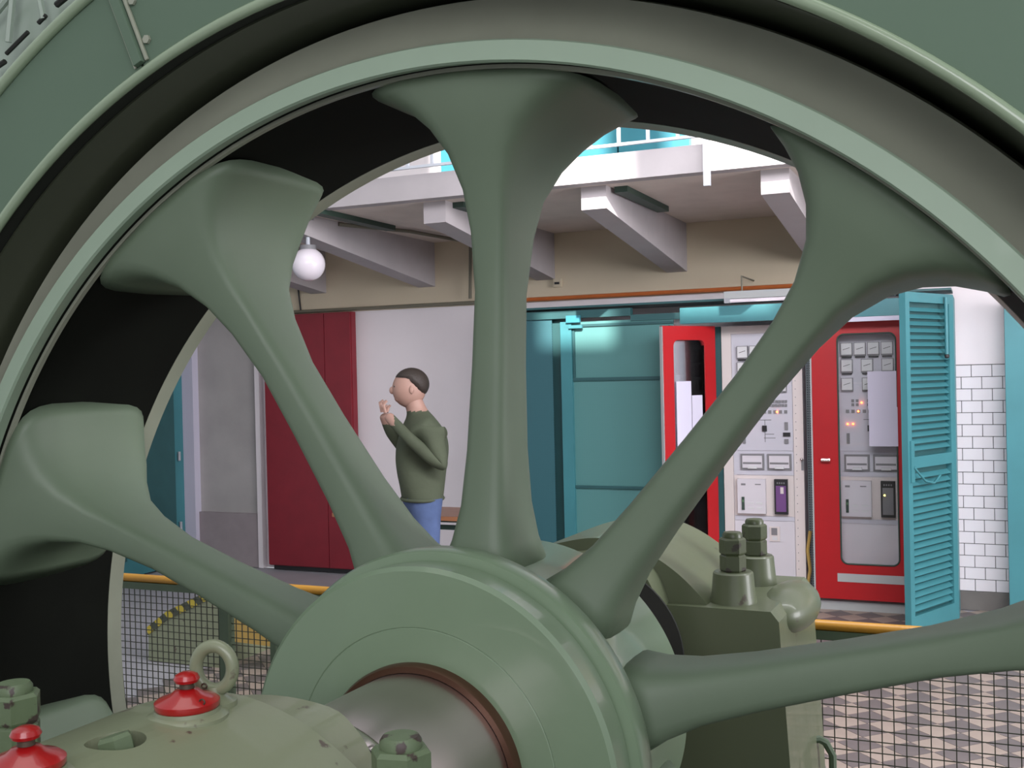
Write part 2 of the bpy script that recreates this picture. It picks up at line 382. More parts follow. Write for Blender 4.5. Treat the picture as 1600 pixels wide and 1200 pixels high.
# pendant globe lamp
gp = atc(482, 413, 7.3)
t = thing('globe_lamp', (gp.x, gp.y, CEIL), 'white opal globe lamp hanging on a rod from the gallery soffit', 'lamp')
b = B(); ball(b, (0, 0, gp.z-CEIL), .112, u=32, v=20); obj('globe', b, 'opal', t, smooth='all')
b = B(); lathe(b, [(.0, .015), (.052, .015), (.056, -.02), (.0, -.02)], 24, closed=False, axis='z', org=(0, 0, gp.z-CEIL+.112)); obj('gallery_cap', b, 'greyp', t, smooth=True)
tb('rod', [(0, 0, -.02), (0, 0, gp.z-CEIL+.12)], .014, 'rail', t); b = B(); lathe(b, [(.0, 0), (.05, 0), (.04, -.03), (0, -.03)], 20, closed=False, axis='z'); obj('ceiling_rose', b, 'greyp', t)
x = SX(465, yw, 460); pipe('wall_cable', [(x, WD-.012, ZZ(465, 395, WD)), (x-.01, WD-.012, ZZ(465, 450, WD)), (x+.012, WD-.012, zpipe+.035)], .007, 'black2', 'black cable down the wall behind the white globe lamp', 'cable')
# fluorescent fitting above the cubicles
fy = 7.5
t = thing('strip_light', (SX(1262, fy, 458), fy, ZZ(1262, 458, fy)), 'long grey fluorescent strip light above the open cubicle', 'lamp')
hw = (SX(1396, fy, 455)-SX(1131, fy, 460))/2; zt = 0
b = B(); prism(b, [(-.05, .035), (.05, .035), (.04, -.015), (-.04, -.015)], lambda u, v, t: (t, u, v), -hw, hw); obj('housing', b, 'lampbody', t, bev=.003)
tb('tube', [(-hw+.04, -.03, -.03), (hw-.04, -.03, -.03)], .013, 'opal', t)
for s in (-1, 1): bx('end_cap', s*(hw-.04), s*hw, -.05, .0, -.045, -.012, 'grey', t)
for s in (-.8, .75): tb('hanger', [(hw*s, .02, .03), (hw*s, .02, .14), (hw*s, WD-fy-.005, .14)], .006, 'greyc', t)

# ================================================================== TALL CRIMSON CABINET
cy = 7.83
xa, xb = SX(413, cy, 600), SX(549, cy, 600); zt = ZZ(480, 490, cy); xm = SX(508, cy, 600)
t = thing('crimson_cabinet', ((xa+xb)/2, cy, 0), 'tall crimson steel cabinet against the back wall left of the table', 'cabinet')
ox = (xa+xb)/2
bx('body', xa-ox, xb-ox, .02, WD-cy-.03, .04, zt, 'redcab', t, bev=.006); bx('plinth', xa-ox+.02, xb-ox-.02, .05, WD-cy-.05, 0, .04, 'black2', t)
d1 = bx('door', xa-ox+.005, xm-ox-.003, 0, .02, .05, zt-.01, 'redcab', t, bev=.003); bx('door', xm-ox+.003, xb-ox-.005, 0, .02, .05, zt-.01, 'redcab', t, bev=.003)
b = B(); ball(b, (xm-ox-.05, -.012, ZZ(500, 675, cy)), .014); obj('knob', b, 'chrome', d1, smooth='all')
b = B(); lathe(b, [(0, -.006), (.009, -.006), (.009, .0), (0, 0)], 12, closed=False, org=(xm-ox+.03, 0, ZZ(500, 675, cy))); obj('lock', b, 'greyp', t)

# ================================================================== TABLE, PACKET, PERSON
A = atz(523, 800, .75); C_ = atz(785, 811, .75); D_ = atz(835, 800, .75)
ty0 = (A.y+C_.y)/2; ty1 = ty0+.46; tx0, tx1 = A.x, C_.x
t = thing('work_table', ((tx0+tx1)/2, (ty0+ty1)/2, 0), 'long table with reddish wooden top and dark green frame by the white wall', 'table')
hx, hy = (tx1-tx0)/2, (ty1-ty0)/2
bx('tabletop', -hx, hx, -hy, hy, .725, .75, 'wood', t, bev=.003); bx('edge_strip', -hx, hx, -hy-.006, -hy-.0005, .722, .748, 'woodedge', t)
for sx in (-1, 1):
    for sy in (-1, 1):
        x, y = sx*(hx-.24), sy*(hy-.07); bx('leg', x-.016, x+.016, y-.016, y+.016, 0, .725, 'dgreen', t, bev=.002)
    bx('cross_brace', sx*(hx-.24)-.01, sx*(hx-.24)+.01, -hy+.085, hy-.085, .60, .625, 'dgreen', t)
for sy in (-1, 1): bx('frame_rail', -hx+.06, hx-.06, sy*(hy-.07)-.01, sy*(hy-.07)+.01, .655, .685, 'dgreen', t)
p = atz(815, 797, .75)
t = thing('small_packet', (min(p.x, tx1-.04), ty0+.2, .75), 'small blue and white packet lying on the reddish table', 'packet', .3)
bx('box', -.035, .035, -.02, .02, 0, .035, 'blue', t, bev=.003); bx('label_patch', -.012, .012, -.021, -.0203, .008, .028, 'paper', t)

def person(loc, rz):
    t = thing('person', loc, 'person in olive shirt and blue jeans standing at the table, hands raised to face', 'person', rz)
    # facing -x in local space
    J = [(0, 0, .93, .145, .16), (-.01, 0, 1.10, .135, .16), (.01, 0, 1.28, .135, .18), (.005, 0, 1.40, .10, .14), (-.015, 0, 1.47, .06, .06), (-.045, 0, 1.55, .06, .06), (-.06, 0, 1.61, .07, .06), (-.06, 0, 1.65, .06, .05),
         (.02, .17, 1.38, .065, .065), (-.03, .235, 1.14, .046, .046), (-.17, .15, 1.34, .036, .036), (-.215, .08, 1.47, .032, .026),
         (.03, -.17, 1.38, .065, .065), (.11, -.22, 1.13, .05, .05), (-.08, -.18, 1.32, .038, .038), (-.20, -.06, 1.47, .032, .026),
         (-.01, .09, .86, .095, .095), (-.10, .10, .50, .062, .062), (-.14, .10, .10, .042, .042),
         (.01, -.09, .86, .095, .095), (.02, -.10, .50, .062, .062), (.05, -.10, .10, .042, .042)]
    E = [(0, 1), (1, 2), (2, 3), (3, 4), (4, 5), (5, 6), (6, 7), (3, 8), (8, 9), (9, 10), (10, 11), (3, 12), (12, 13), (13, 14), (14, 15), (0, 16), (16, 17), (17, 18), (0, 19), (19, 20), (20, 21)]
    me = bpy.data.meshes.new('body'); me.from_pydata([j[:3] for j in J], E, []); o = bpy.data.objects.new('body', me); COL.objects.link(o)
    me.skin_vertices.new() if hasattr(me.skin_vertices, 'new') else None
    mod = o.modifiers.new('skin', 'SKIN')
    if not me.skin_vertices:
        bm = bmesh.new(); bm.from_mesh(me); bm.verts.layers.skin.verify(); bm.to_mesh(me); bm.free()
    for i, j in enumerate(J):
        me.skin_vertices[0].data[i].radius = (j[3], j[4])
    me.skin_vertices[0].data[0].use_root = True
    s = o.modifiers.new('sub', 'SUBSURF'); s.levels = 3; s.render_levels = 3
    dg = bpy.context.evaluated_depsgraph_get(); me2 = bpy.data.meshes.new_from_object(o.evaluated_get(dg))
    bpy.data.objects.remove(o); bm = bmesh.new(); bm.from_mesh(me2); ball(bm, (-.065, 0, 1.625), .1, (.98, .78, 1.2), 28, 20); ball(bm, (-.115, 0, 1.565), .04, (.9, 1.1, .7), 16, 12); bm.to_mesh(me2); bm.free()
    o = bpy.data.objects.new('body', me2); COL.objects.link(o); o.parent = t
    me2.materials.clear()
    for k in ('shirt', 'jeans', 'skin'): me2.materials.append(M[k])
    for f in me2.polygons:
        c = f.center; f.use_smooth = True
        f.material_index = 1 if c.z < .93 else (2 if c.z > 1.485 or (c.x < -.16 and c.z > 1.40) else 0)
    b = B(); ball(b, (-.05, 0, 1.655), .104, (1.0, .86, 1.0), 28, 20)
    for v in b.verts:
        lim = 1.70 if v.co.x < -.08 else 1.70-(v.co.x+.08)*1.1
        if v.co.z < lim: v.co.x = -.05+(v.co.x+.05)*.75; v.co.y *= .75; v.co.z = lim-.01
    obj('hair', b, 'hair', t, smooth='all')
    b = B(); ball(b, (-.163, 0, 1.618), .017, (1, .7, 1.4), 12, 8); obj('nose', b, 'skin', t, smooth='all')
    for s_ in (-1, 1):
        b = B(); ball(b, (-.055, s_*.080, 1.62), .022, (.6, .3, 1.2), 12, 8); obj('ear', b, 'skin', t, smooth='all')
        b = B(); ball(b, (-.150, s_*.03, 1.642), .0095, (.5, 1, .7), 10, 6); obj('eye', b, 'black2', t, smooth='all')
        hx_, hy_, hz_ = (-.222, .075, 1.51) if s_ > 0 else (-.207, -.05, 1.51)
        for k in range(4):
            q = [(hx_, hy_+(k-1.5)*.018, hz_-.03), (hx_-.01, hy_+(k-1.5)*.018, hz_+.02+.004*k), (hx_+.01, hy_+(k-1.5)*.017, hz_+.045)]
            tb('finger', q, [.0105, .0095, .008], 'skin', t, n=6)
        tb('thumb', [(hx_+.01, hy_-s_*.03, hz_-.03), (hx_+.02, hy_-s_*.045, hz_), (hx_+.03, hy_-s_*.04, hz_+.015)], [.01, .009, .007], 'skin', t, n=6)
        fxp = -.16 if s_ > 0 else .03
        b = B(); ball(b, (fxp-.04, s_*.10, .045), .05, (2.6, .95, .9), 16, 10)
        for v in b.verts: v.co.z = max(v.co.z, 0)
        obj('shoe', b, 'shoe', t, smooth='all')
    vs_ = [v.co for v in me2.vertices if abs(v.co.z-.93) < .02]; bx0, bx1 = min(v.x for v in vs_), max(v.x for v in vs_); by1 = max(v.y for v in vs_)
    tb('shirt_hem', [((bx0+bx1)/2+(bx1-bx0)/2*math.cos(a), by1*math.sin(a), .928) for a in [2*math.pi*k/28 for k in range(28)]], .012, 'shoe', t, n=6, closed=True).data.materials[0] = M['shirt']
    return t
pp = atc(662, 700, 6.75); pr_ = person((pp.x, ty0-.30, 0), rad(32)); pr_.scale = (1.06, 1.06, .972)

# ================================================================== TEAL CUBICLES
EF, RF = 7.50, 7.74                        # frame plane, rack face plane
t = thing('teal_enclosure', (SX(1120, EF, 700), EF, 0), 'teal steel switchgear enclosure with perforated panels and open louvred door', 'enclosure')
ex = t.location.x
def E_(px, py=600, D=EF): p = atD(px, py, D); return p.x-ex, p.z
def ebox(name, pa, ya, pb, yb, m, d0=0., d1=.03, parent=None, bev=.003, toz=None, D=EF, **k):
    a = E_(pa, (ya+yb)/2 if yb else ya, D+d0)[0]; c = E_(pb, (ya+yb)/2 if yb else ya, D+d0)[0]; z1 = E_((pa+pb)/2, ya, D+d0)[1]
    z0 = toz if toz is not None else E_((pa+pb)/2, yb, D+d0)[1]
    return bx(name, a, c, D-EF+d0, D-EF+d1, z0, z1, m, parent or t, bev=bev, **k)
dp = WD-EF
ebox('side_panel', 767, 490, 772, 0, 'teal', 0, dp-.05, toz=0)
ebox('frame_post', 767, 490, 780, 0, 'teal', 0, .04, toz=0)
ebox('perforated_panel', 780, 500, 862, 0, 'perf', .012, .02, toz=.05, label='dark teal perforated panel')
ebox('top_beam', 767, 486, 985, 498, 'tealdark', -.01, .05)
ebox('gap_shade_sheet', 858, 495, 900, 0, 'tealdark', .06, .07, toz=.0)  # dark sheet added behind the gap so it reads as shade
ebox('frame_post', 875, 503, 892, 0, 'teal', -.02, .04, toz=0)
ebox('latch_bracket', 884, 493, 905, 504, 'tealup', -.05, -.02)
ebox('latch_bracket', 888, 508, 909, 513, 'teal', -.045, -.02)
ebox('perforated_panel', 892, 500, 1052, 0, 'perf2', .012, .02, toz=.05, label='pale teal perforated panel')
for ya, yb in ((504, 508), (589, 594), (760, 764)): ebox('frame_rail', 892, ya, 1052, yb, 'tealdark', -.005, .012, bev=.001)
ebox('frame_rail', 895, 508, 898, 590, 'tealdark', -.004, .012, bev=.001); ebox('frame_rail', 1045, 508, 1048, 590, 'tealdark', -.004, .012, bev=.001)
ebox('lintel', 985, 490, 1062, 500, 'tealdark', 0, .04)
ebox('lintel', 1062, 473, 1416, 499, 'teal', -.005, .04, label='wide teal lintel over the racks')
ebox('header_label', 1285, 495, 1412, 502, 'paper', -.012, -.006, bev=0)
ebox('frame_post', 1480, 462, 1489, 0, 'teal', 0, dp-.05, toz=0)
xa_, xb_ = E_(1050)[0], E_(1489)[0]
bx('plinth_sill', E_(1128)[0], xb_, .16, dp-.04, 0, E_(1200, 929, RF)[1], 'lampbody', t, bev=.005)
bx('roof_panel', E_(767)[0], xb_, .0, dp-.03, E_(800, 486)[1]+.0, E_(800, 486)[1]+.015, 'tealdark', t)
ebox('grille_panel', 1257, 505, 1270, 0, 'grid', 0, .012, D=RF+.03, toz=.06)
# louvred door, hinged at the right end and swung out towards the hall
hxp = E_(1487)[0]; z1 = E_(1487, 461)[1]; W_ = .62; ang = rad(180+66)
dr = bpy.data.objects.new('louvred_door', None); COL.objects.link(dr); dr.parent = t; dr.location = (hxp, -.01, 0); dr.rotation_euler = (0, 0, ang); dr['label'] = 'teal louvred door standing open'
db = B()
box(db, 0, .06, -.02, .02, .03, z1); box(db, W_-.05, W_, -.02, .02, .03, z1); box(db, .06, W_-.05, -.02, .02, .03, .14); box(db, .06, W_-.05, -.02, .02, z1-.06, z1); box(db, .06, W_-.05, -.02, .02, 1.03, 1.10)
obj('door_frame', db, 'teal', dr, bev=.002)
ns = 44
sm_ = B(); prism(sm_, [(-.016, .000), (-.012, .0), (.014, -.026), (.010, -.026)], lambda u, v, q: (q, u, v), .06, W_-.05)
sme = bpy.data.meshes.new('slat'); bmesh.ops.recalc_face_normals(sm_, faces=sm_.faces); sm_.to_mesh(sme); sm_.free(); sme.materials.append(M['teal'])
for k in range(ns):
    z = .19+(z1-.28)*k/(ns-1)
    if 1.02 < z < 1.13: continue
    o = bpy.data.objects.new('slat', sme); COL.objects.link(o); o.location = (0, 0, z); o.parent = dr
bx('back_sheet', .06, W_-.05, -.020, -.017, .14, z1-.06, 'tealdark', dr)
tb('door_stay', [(.13, .035, z1-.02), (.13, .035, z1-.38)], .011, 'teal', dr); b = B(); ball(b, (.13, .035, z1-.39), .016); obj('stay_knob', b, 'black2', dr, smooth='all')
bx('lock_plate', W_-.06, W_-.02, .02, .03, .95, 1.2, 'teal', dr, bev=.003)
tb('door_cable', [(W_-.05, .03, 1.04), (W_-.15, .05, .95), (W_-.26, .05, .93), (W_-.36, .04, .97)], .007, 'teal', dr)

# ------------------------------------------------ racks: 0.56 x 1.87 m, drawn once and copied
def rx(px): return (px-1192.5)*RW
z_lo, z_hi = ZZ(1192, 926, RF), ZZ(1192, 508, RF); RW = (SX(1255, RF, 700)-SX(1130, RF, 700))/125.0; RZ = (z_hi-z_lo)/417.0
def rz_(py): return z_lo+(925-py)*RZ
def make_rack(name, x, label, meters, full=True):
    t = thing(name, (x, RF, 0), label, 'cabinet')
    H = WD-RF-.03
    bx('body', rx(1131), rx(1254), .006, H, z_lo, z_hi, 'rack', t, bev=.003)
    for a, c in ((1130, 1145), (1240, 1255)): bx('frame_stile', rx(a), rx(c), -.008, .006, z_lo, z_hi, 'beige', t, bev=.002)
    bx('frame_rail', rx(1145), rx(1240), -.008, .006, rz_(520), z_hi, 'beige', t, bev=.002); bx('frame_rail', rx(1145), rx(1240), -.008, .006, z_lo, rz_(918), 'beige', t, bev=.002)
    for ya, yb in ((522, 600), (601, 703)): bx('instrument_panel', rx(1146), rx(1239), 0, .006, rz_(yb), rz_(ya), 'rackpanel', t, bev=.001)
    bx('drawer_panel', rx(1146), rx(1239), 0, .006, rz_(741), rz_(704), 'rackpanel', t, bev=.001)
    bx('module_panel', rx(1146), rx(1239), 0, .006, rz_(805), rz_(742), 'beige', t, bev=.001)
    bx('blanking_panel', rx(1146), rx(1239), 0, .006, rz_(812), rz_(806), 'rackpanel', t); bx('blanking_panel', rx(1146), rx(1239), 0, .006, rz_(917), rz_(813), 'rack', t, bev=.001)
    for px, py in meters:
        m_ = bx('meter', rx(px-8.7), rx(px+8.7), -.022, 0, rz_(py+10), rz_(py+10)+20*RZ, 'greyp', t, bev=.002)
        bx('meter_face', rx(px-7.6), rx(px+7.6), -.025, -.022, rz_(py+8), rz_(py-9), 'meter', m_)
        b = B(); prism(b, [(rx(px-5), rz_(py+1)), (rx(px+5), rz_(py-2)), (rx(px+5), rz_(py-2.8)), (rx(px-5), rz_(py+.2))], lambda u, v, q: (u, q, v), -.0265, -.0252); obj('pointer', b, 'black2', m_)
        if py < 590: bx('terminal_cover', rx(px-7), rx(px+7), -.016, 0, rz_(py+13), rz_(py+10.5), 'black2', t)
    for k in range(10):
        px = (1171+6.5*k) if k < 2 else 1194+5*(k-2)
        for j in (0, 1): bx('push_button', rx(px-2), rx(px+2), -.008, 0, rz_(630+6*j-.8), rz_(625+6*j), 'greyp', t)
    for k in range(9):
        px = 1163+k*8.2
        bx('indicator', rx(px-2.4), rx(px+2.4), -.006, 0, rz_(645.5), rz_(640.5), 'greyp', t)
    return t
def led(t, px, py, m='led'):
    b = B(); ball(b, (rx(px), -.010, rz_(py)), .0075, (1, .6, 1), 10, 8); obj('lamp_lens', b, m, t, smooth='all')
def rack_more(t, modm):
    bx('mimic_line', rx(1195.4), rx(1196.4), -.002, 0, rz_(690), rz_(655), 'greyp', t); bx('mimic_line', rx(1186), rx(1206), -.002, 0, rz_(656), rz_(655), 'greyp', t)
    bx('mimic_line', rx(1196), rx(1210), -.002, 0, rz_(678), rz_(677), 'greyp', t); bx('mimic_line', rx(1194), rx(1212), -.002, 0, rz_(684), rz_(683), 'greyp', t)
    bx('selector_switch', rx(1192), rx(1199), -.014, 0, rz_(673), rz_(664), 'black2', t, bev=.001)
    bx('slide_switch', rx(1161), rx(1165.5), -.01, 0, rz_(692), rz_(676), 'greyp', t, bev=.001)
    bx('slide_switch', rx(1226.5), rx(1231.5), -.008, 0, rz_(671), rz_(659), 'greyp', t, bev=.001); bx('counter', rx(1224), rx(1235), -.01, 0, rz_(681), rz_(675), 'black2', t, bev=.001)
    bx('key_switch', rx(1226), rx(1232), -.012, 0, rz_(692), rz_(685), 'greyp', t, bev=.001)
    for a, c in ((1157, 1194), (1199, 1236)):
        d = bx('fuse_drawer', rx(a), rx(c), -.012, 0, rz_(733), rz_(708), 'greyp', t, bev=.002)
        bx('drawer_front', rx(a+3), rx(c-3), -.020, -.012, rz_(730), rz_(711), 'rack', d, bev=.001); bx('drawer_slot', rx(a+4), rx(c-4), -.022, -.020, rz_(724), rz_(721), 'greyp', d); bx('drawer_handle', rx(a+12), rx(c-11), -.032, -.020, rz_(731), rz_(727), 'meter', d)
    br = bx('breaker_box', rx(1152), rx(1196), -.035, 0, rz_(801), rz_(747), 'rack', t, bev=.003)
    bx('nameplate', rx(1158), rx(1165), -.037, -.035, rz_(757), rz_(754), 'greyp', br); bx('nameplate', rx(1180), rx(1189), -.037, -.035, rz_(756), rz_(754.5), 'greyp', br)
    bx('breaker_lever', rx(1159), rx(1163), -.045, -.035, rz_(795), rz_(775), 'dgreen', br, bev=.001); bx('lever_flag', rx(1159.6), rx(1162.4), -.047, -.045, rz_(783), rz_(779.5), 'ledoff', br)
    for a in (1168, 1182):
        for y in (783, 791): bx('cover_tab', rx(a), rx(a+9), -.038, -.035, rz_(y+3), rz_(y), 'meter', br)
    md = bx('relay_module', rx(1209.5), rx(1230), -.03, 0, rz_(801), rz_(747), 'black2', t, bev=.003)
    bx('module_window', rx(1212), rx(1227.5), -.033, -.03, rz_(797), rz_(757), modm, md)
    for k in range(4): bx('module_label', rx(1213.5+k*3.4), rx(1215.5+k*3.4), -.0325, -.03, rz_(754), rz_(751.5), 'greyp', md)
    if modm == 'purple': bx('sticker', rx(1219), rx(1224), -.035, -.033, rz_(769), rz_(759), 'beige', md)
    else:
        b = B(); ball(b, (rx(1215), -.035, rz_(768)), .006, u=8, v=6); obj('module_lamp', b, 'ledy', md, smooth='all')
m1 = [(1163.5, 549.5), (1183, 549.5), (1202.5, 549.5), (1222, 549.5), (1163.5, 574.5), (1194, 574.5), (1222.5, 574.5), (1163.5, 602.5), (1195, 602.5), (1222.5, 602.5)]
rk = make_rack('instrument_rack', SX(1192.5, RF, 700), 'light grey instrument rack with meters and purple relay, its red door folded open', m1)
rack_more(rk, 'purple')
for a, y in ((1172, 643), (1215.5, 643), (1162.5, 662), (1170, 665)): led(rk, a, y)
so = bx('socket_plate', rx(1200), rx(1216), -.008, 0, rz_(844), rz_(821), 'beige', rk, bev=.002); bx('socket_face', rx(1203), rx(1212), -.012, -.008, rz_(834), rz_(823), 'greyp', so); bx('socket_face', rx(1204), rx(1212), -.011, -.008, rz_(842), rz_(836), 'meter', so)
for k in range(30):
    b = B(); y = 545+k*12.6; ball(b, (rx(1244), -.009, rz_(y)), .0036, (1, .5, 1), 6, 4); obj('rivet', b, 'greyp', rk)
b = B(); ball(b, (rx(1252), -.022, rz_(716)), .011, u=12, v=8); h_ = obj('lock_knob', b, 'chrome', rk, smooth='all')
bx('latch', rx(1251), rx(1255), -.012, -.008, rz_(733), rz_(716), 'greyp', rk)
# second rack behind the glazed red door
def red_door(t, w, z0, z1, win, name='red_door', lab=None):   # local frame: hinge at x=0, leaf towards +x, front at -y
    d = bpy.data.objects.new(name, None); COL.objects.link(d); d.parent = t
    if lab: d['label'] = lab
    wx0, wx1, wz0, wz1 = win; r = .045; b = B(); n = 6
    inner = []
    for cx_, cz_, a0 in ((wx1-r, wz1-r, 0), (wx0+r, wz1-r, 90), (wx0+r, wz0+r, 180), (wx1-r, wz0+r, 270)):
        for k in range(n+1): a = rad(a0+90*k/n); inner.append((cx_+r*math.cos(a), cz_+r*math.sin(a)))
    outer = []
    for cx_, cz_ in ((w, z1), (0, z1), (0, z0), (w, z0)): outer += [(cx_, cz_)]*(n+1)
    for y0, y1 in ((-.012, .012),):
        F = {}
        for nm, pts in (('i', inner), ('o', outer)):
            for y in (y0, y1):
                if nm == 'o':
                    cs = [b.verts.new((p[0], y, p[1])) for p in pts[::n+1]]; F[nm, y] = [cs[k//(n+1)] for k in range(len(pts))]
                else: F[nm, y] = [b.verts.new((p[0], y, p[1])) for p in pts]
        K = len(inner)
        def face(vs):
            u = []
            for v_ in vs:
                if v_ not in u: u.append(v_)
            if len(u) > 2:
                try: b.faces.new(u)
                except ValueError: pass
        for k in range(K):
            k2 = (k+1) % K
            for y in (y0, y1): face((F['i', y][k], F['i', y][k2], F['o', y][k2], F['o', y][k]))
            face((F['i', y0][k], F['i', y0][k2], F['i', y1][k2], F['i', y1][k])); face((F['o', y0][k], F['o', y0][k2], F['o', y1][k2], F['o', y1][k]))
    obj('door_leaf', b, 'reddoor', d)
    tb('window_gasket', [(p[0], -.013, p[1]) for p in inner], .006, 'dgreen', d, n=6, closed=True)
    bx('glass_pane', wx0+.001, wx1-.001, -.003, .003, wz0+.001, wz1-.001, 'glass', d)
    return d
DF = 7.63
x0d, x1d = SX(1271, DF, 700), SX(1413, DF, 700); dz0, dz1 = ZZ(1340, 937, DF), ZZ(1340, 502, DF)
rk2x = SX(1357, RF, 700)
m2 = [(1163.5+dx, 549.5) for dx in (0, 19.5, 39, 58.5)]+[(1163.5, 574.5), (1193, 574.5), (1222.5, 574.5), (1163.5, 602.5), (1194, 602.5)]
rk2 = make_rack('instrument_rack', rk2x, 'light grey instrument rack behind the closed red door with a glass window', m2)
rack_more(rk2, 'greyp')
for a, y in ((1184, 630), (1179, 643), (1163, 662), (1171, 662)): led(rk2, a, y)
wdx = (SX(1311.5, DF, 700)-x0d, SX(1402.5, DF, 700)-x0d)
rd = red_door(rk2, x1d-x0d, dz0, dz1, (wdx[0], wdx[1], ZZ(1356, 882, DF), ZZ(1356, 521, DF)), lab='closed red door with long rounded window')
rd.location = (x0d-rk2x, DF-RF, 0)
tb('door_handle', [(SX(1282, DF)-x0d, -.035, ZZ(1288, 718, DF)), (SX(1296, DF)-x0d, -.035, ZZ(1288, 718, DF))], .015, 'chrome', rd)
bx('kick_label', SX(1303, DF)-x0d, SX(1414, DF)-x0d-.004, -.016, -.0125, ZZ(1350, 910, DF), ZZ(1350, 897, DF), 'lampbody', rd)
bx('edge_trim', -.012, -.001, -.014, .012, dz0, dz1, 'lampbody', rd)
pz = -.02
bx('paper_sheet', SX(1356, DF)-x0d, SX(1401, DF)-x0d, pz, pz+.002, ZZ(1378, 640, DF), ZZ(1378, 580, DF), 'paper', rd)
bx('paper_sheet', SX(1357, DF)-x0d, SX(1402, DF)-x0d, pz-.003, pz-.001, ZZ(1378, 697, DF), ZZ(1378, 636, DF), 'paper', rd)
# open red door of the first rack, folded out to the left
hpx = SX(1119, RF-.03, 700)
A = atD(1119, 700, DF+.02); dw = .50
rd1 = red_door(rk, dw, dz0, dz1+.005, (.10, dw-.10, ZZ(1356, 882, DF), ZZ(1356, 523, DF)), lab='red glazed door folded open to the left')
rd1.location = (A.x-rk.location.x, DF+.02-RF, 0); rd1.rotation_euler = (0, 0, rad(180+58))
bx('reflection_panel', .01, dw-.02, -.024, -.018, dz0+.12, dz1-.06, 'rackpanel', rd1)  # pale panel added behind the pane in place of its reflection
bx('edge_trim', dw-.006, dw+.004, -.014, .012, dz0, dz1, 'lampbody', rd1)
for a, c, z0_, z1_ in ((.235, .375, 1.25, 1.68), (.13, .23, 1.2, 1.58)): bx('paper_sheet', a, c, -.006, -.0045, z0_-.2, z1_-.1, 'paper', rd1); bx('paper_sheet', a, c, .0045, .006, z0_-.2, z1_-.1, 'paper', rd1)
bx('filler_panel', rx(1056), rx(1118), .01, .02, z_lo, z_hi, 'rackpanel', rk)
bx('hinge_post', rx(1119), rx(1129), .0, .04, z_lo, z_hi, 'tealdark', rk)
# yellow cable loop in the gap
pts = [atD(1266, 830, RF-.02), atD(1262, 860, RF-.02), atD(1266, 890, RF-.02), atD(1262, 915, RF-.02)]
tb('cable', [tuple(p-rk2.location) for p in pts], .012, 'yplate', rk2)

# ================================================================== RAMP / HAZARD PLINTH (left, beyond the rail)
A = atz(235, 1032, 0); C_ = atz(560, 1062, 0)
yy = A.y
def RP(px, py): q = atD(px, py, yy); return (q.x, q.z)
t = thing('access_ramp', (RP(340, 1030)[0], yy, 0), 'low green access ramp with hazard stripes beyond the left railing', 'ramp')
ox = t.location.x
pts = [RP(232, 1030), RP(232, 992), RP(262, 968), RP(330, 935), RP(345, 935), RP(345, 1030)]
pts = [(a-ox, max(z, 0)) for a, z in pts]; pts[0] = (pts[0][0], 0); pts[-1] = (pts[-1][0], 0)
b = B(); prism(b, pts, lambda u, v, q: (u, q, v), 0, .5); obj('ramp_body', b, 'worn', t)
for (a, c), (a2, c2) in (((pts[1]), (pts[2])), ((pts[2]), (pts[3]))):
    b = B(); prism(b, [(a, c), (a2, c2), (a2, c2+.05), (a, c+.05)], lambda u, v, q: (u, q, v), -.01, .05); obj('hazard_strip', b, 'hazard', t)
pts = [RP(348, 945), RP(440, 962), RP(560, 985), RP(560, 1030), RP(348, 1002)]; b = B(); prism(b, [(a-ox, max(z, 0.01)) for a, z in pts], lambda u, v, q: (u, q, v), .02, .08); obj('yellow_guard_plate', b, 'yplate', t)

# ================================================================== PIT RAILING
RH = .85; Q = atz(900, 950, RH); RD = Q.y
t = thing('pit_railing', (0, RD, 0), 'green mesh railing with yellow handrail around the flywheel pit', 'railing')
def rs(px, py=930): return SX(px, RD, py)
b = B(); tube(b, [(rs(100), 0, RH), (rs(1700), 0, RH)], .0165, 12); obj('handrail', b, 'yellow', t, smooth=True)
zf = ZZ(1450, 1003, RD)
segs = [(rs(120), rs(425), .028), (rs(437), rs(1010), .034), (rs(1283, 1100), rs(1700), .034)]
for a, c, s_ in segs:
    bx('frame_bar', a, c, -.014, .014, zf-.014, zf+.014, 'fgreen', t, bev=.002); bx('frame_bar', a, c, -.014, .014, .06, .085, 'fgreen', t, bev=.002)
    b = B(); n_ = int((c-a)/s_)
    for k in range(n_+1): x = a+.004+k*(c-a-.008)/n_; box(b, x-.0016, x+.0016, -.0016, .0016, .085, zf-.014)
    k = 0; z = zf-.014-s_
    while z > .09: box(b, a, c, .0016, .0046, z-.0014, z+.0014); z -= s_
    obj('mesh_infill', b, 'wire', t, kind='stuff')
bx('frame_bar', rs(1010), rs(1283, 1100), -.014, .014, zf-.014, zf+.014, 'fgreen', t, bev=.002)
for px in (283, 412, 1455): x = rs(px); bx('rail_stub', x-.012, x+.012, -.01, .01, zf+.014, RH-.01, 'fgreen', t, bev=.002)
for px, w_ in ((355, .022), (431, .013), (1650, .018)): x = rs(px, 1000); bx('post', x-w_, x+w_, -.02, .02, 0, zf-.014 if w_ == .022 else RH-.012, 'fgreen', t, bev=.003)
for px in (413, 431):
    x = rs(px); b = B(); lathe(b, [(.0175, -.02), (.028, -.02), (.028, .02), (.0175, .02)], 16); bmesh.ops.rotate(b, verts=b.verts, cent=(0, 0, 0), matrix=Matrix.Rotation(rad(90), 3, 'Z')); bmesh.ops.translate(b, verts=b.verts, vec=(x, 0, RH)); obj('clamp', b, 'dgreen', t, smooth=True)

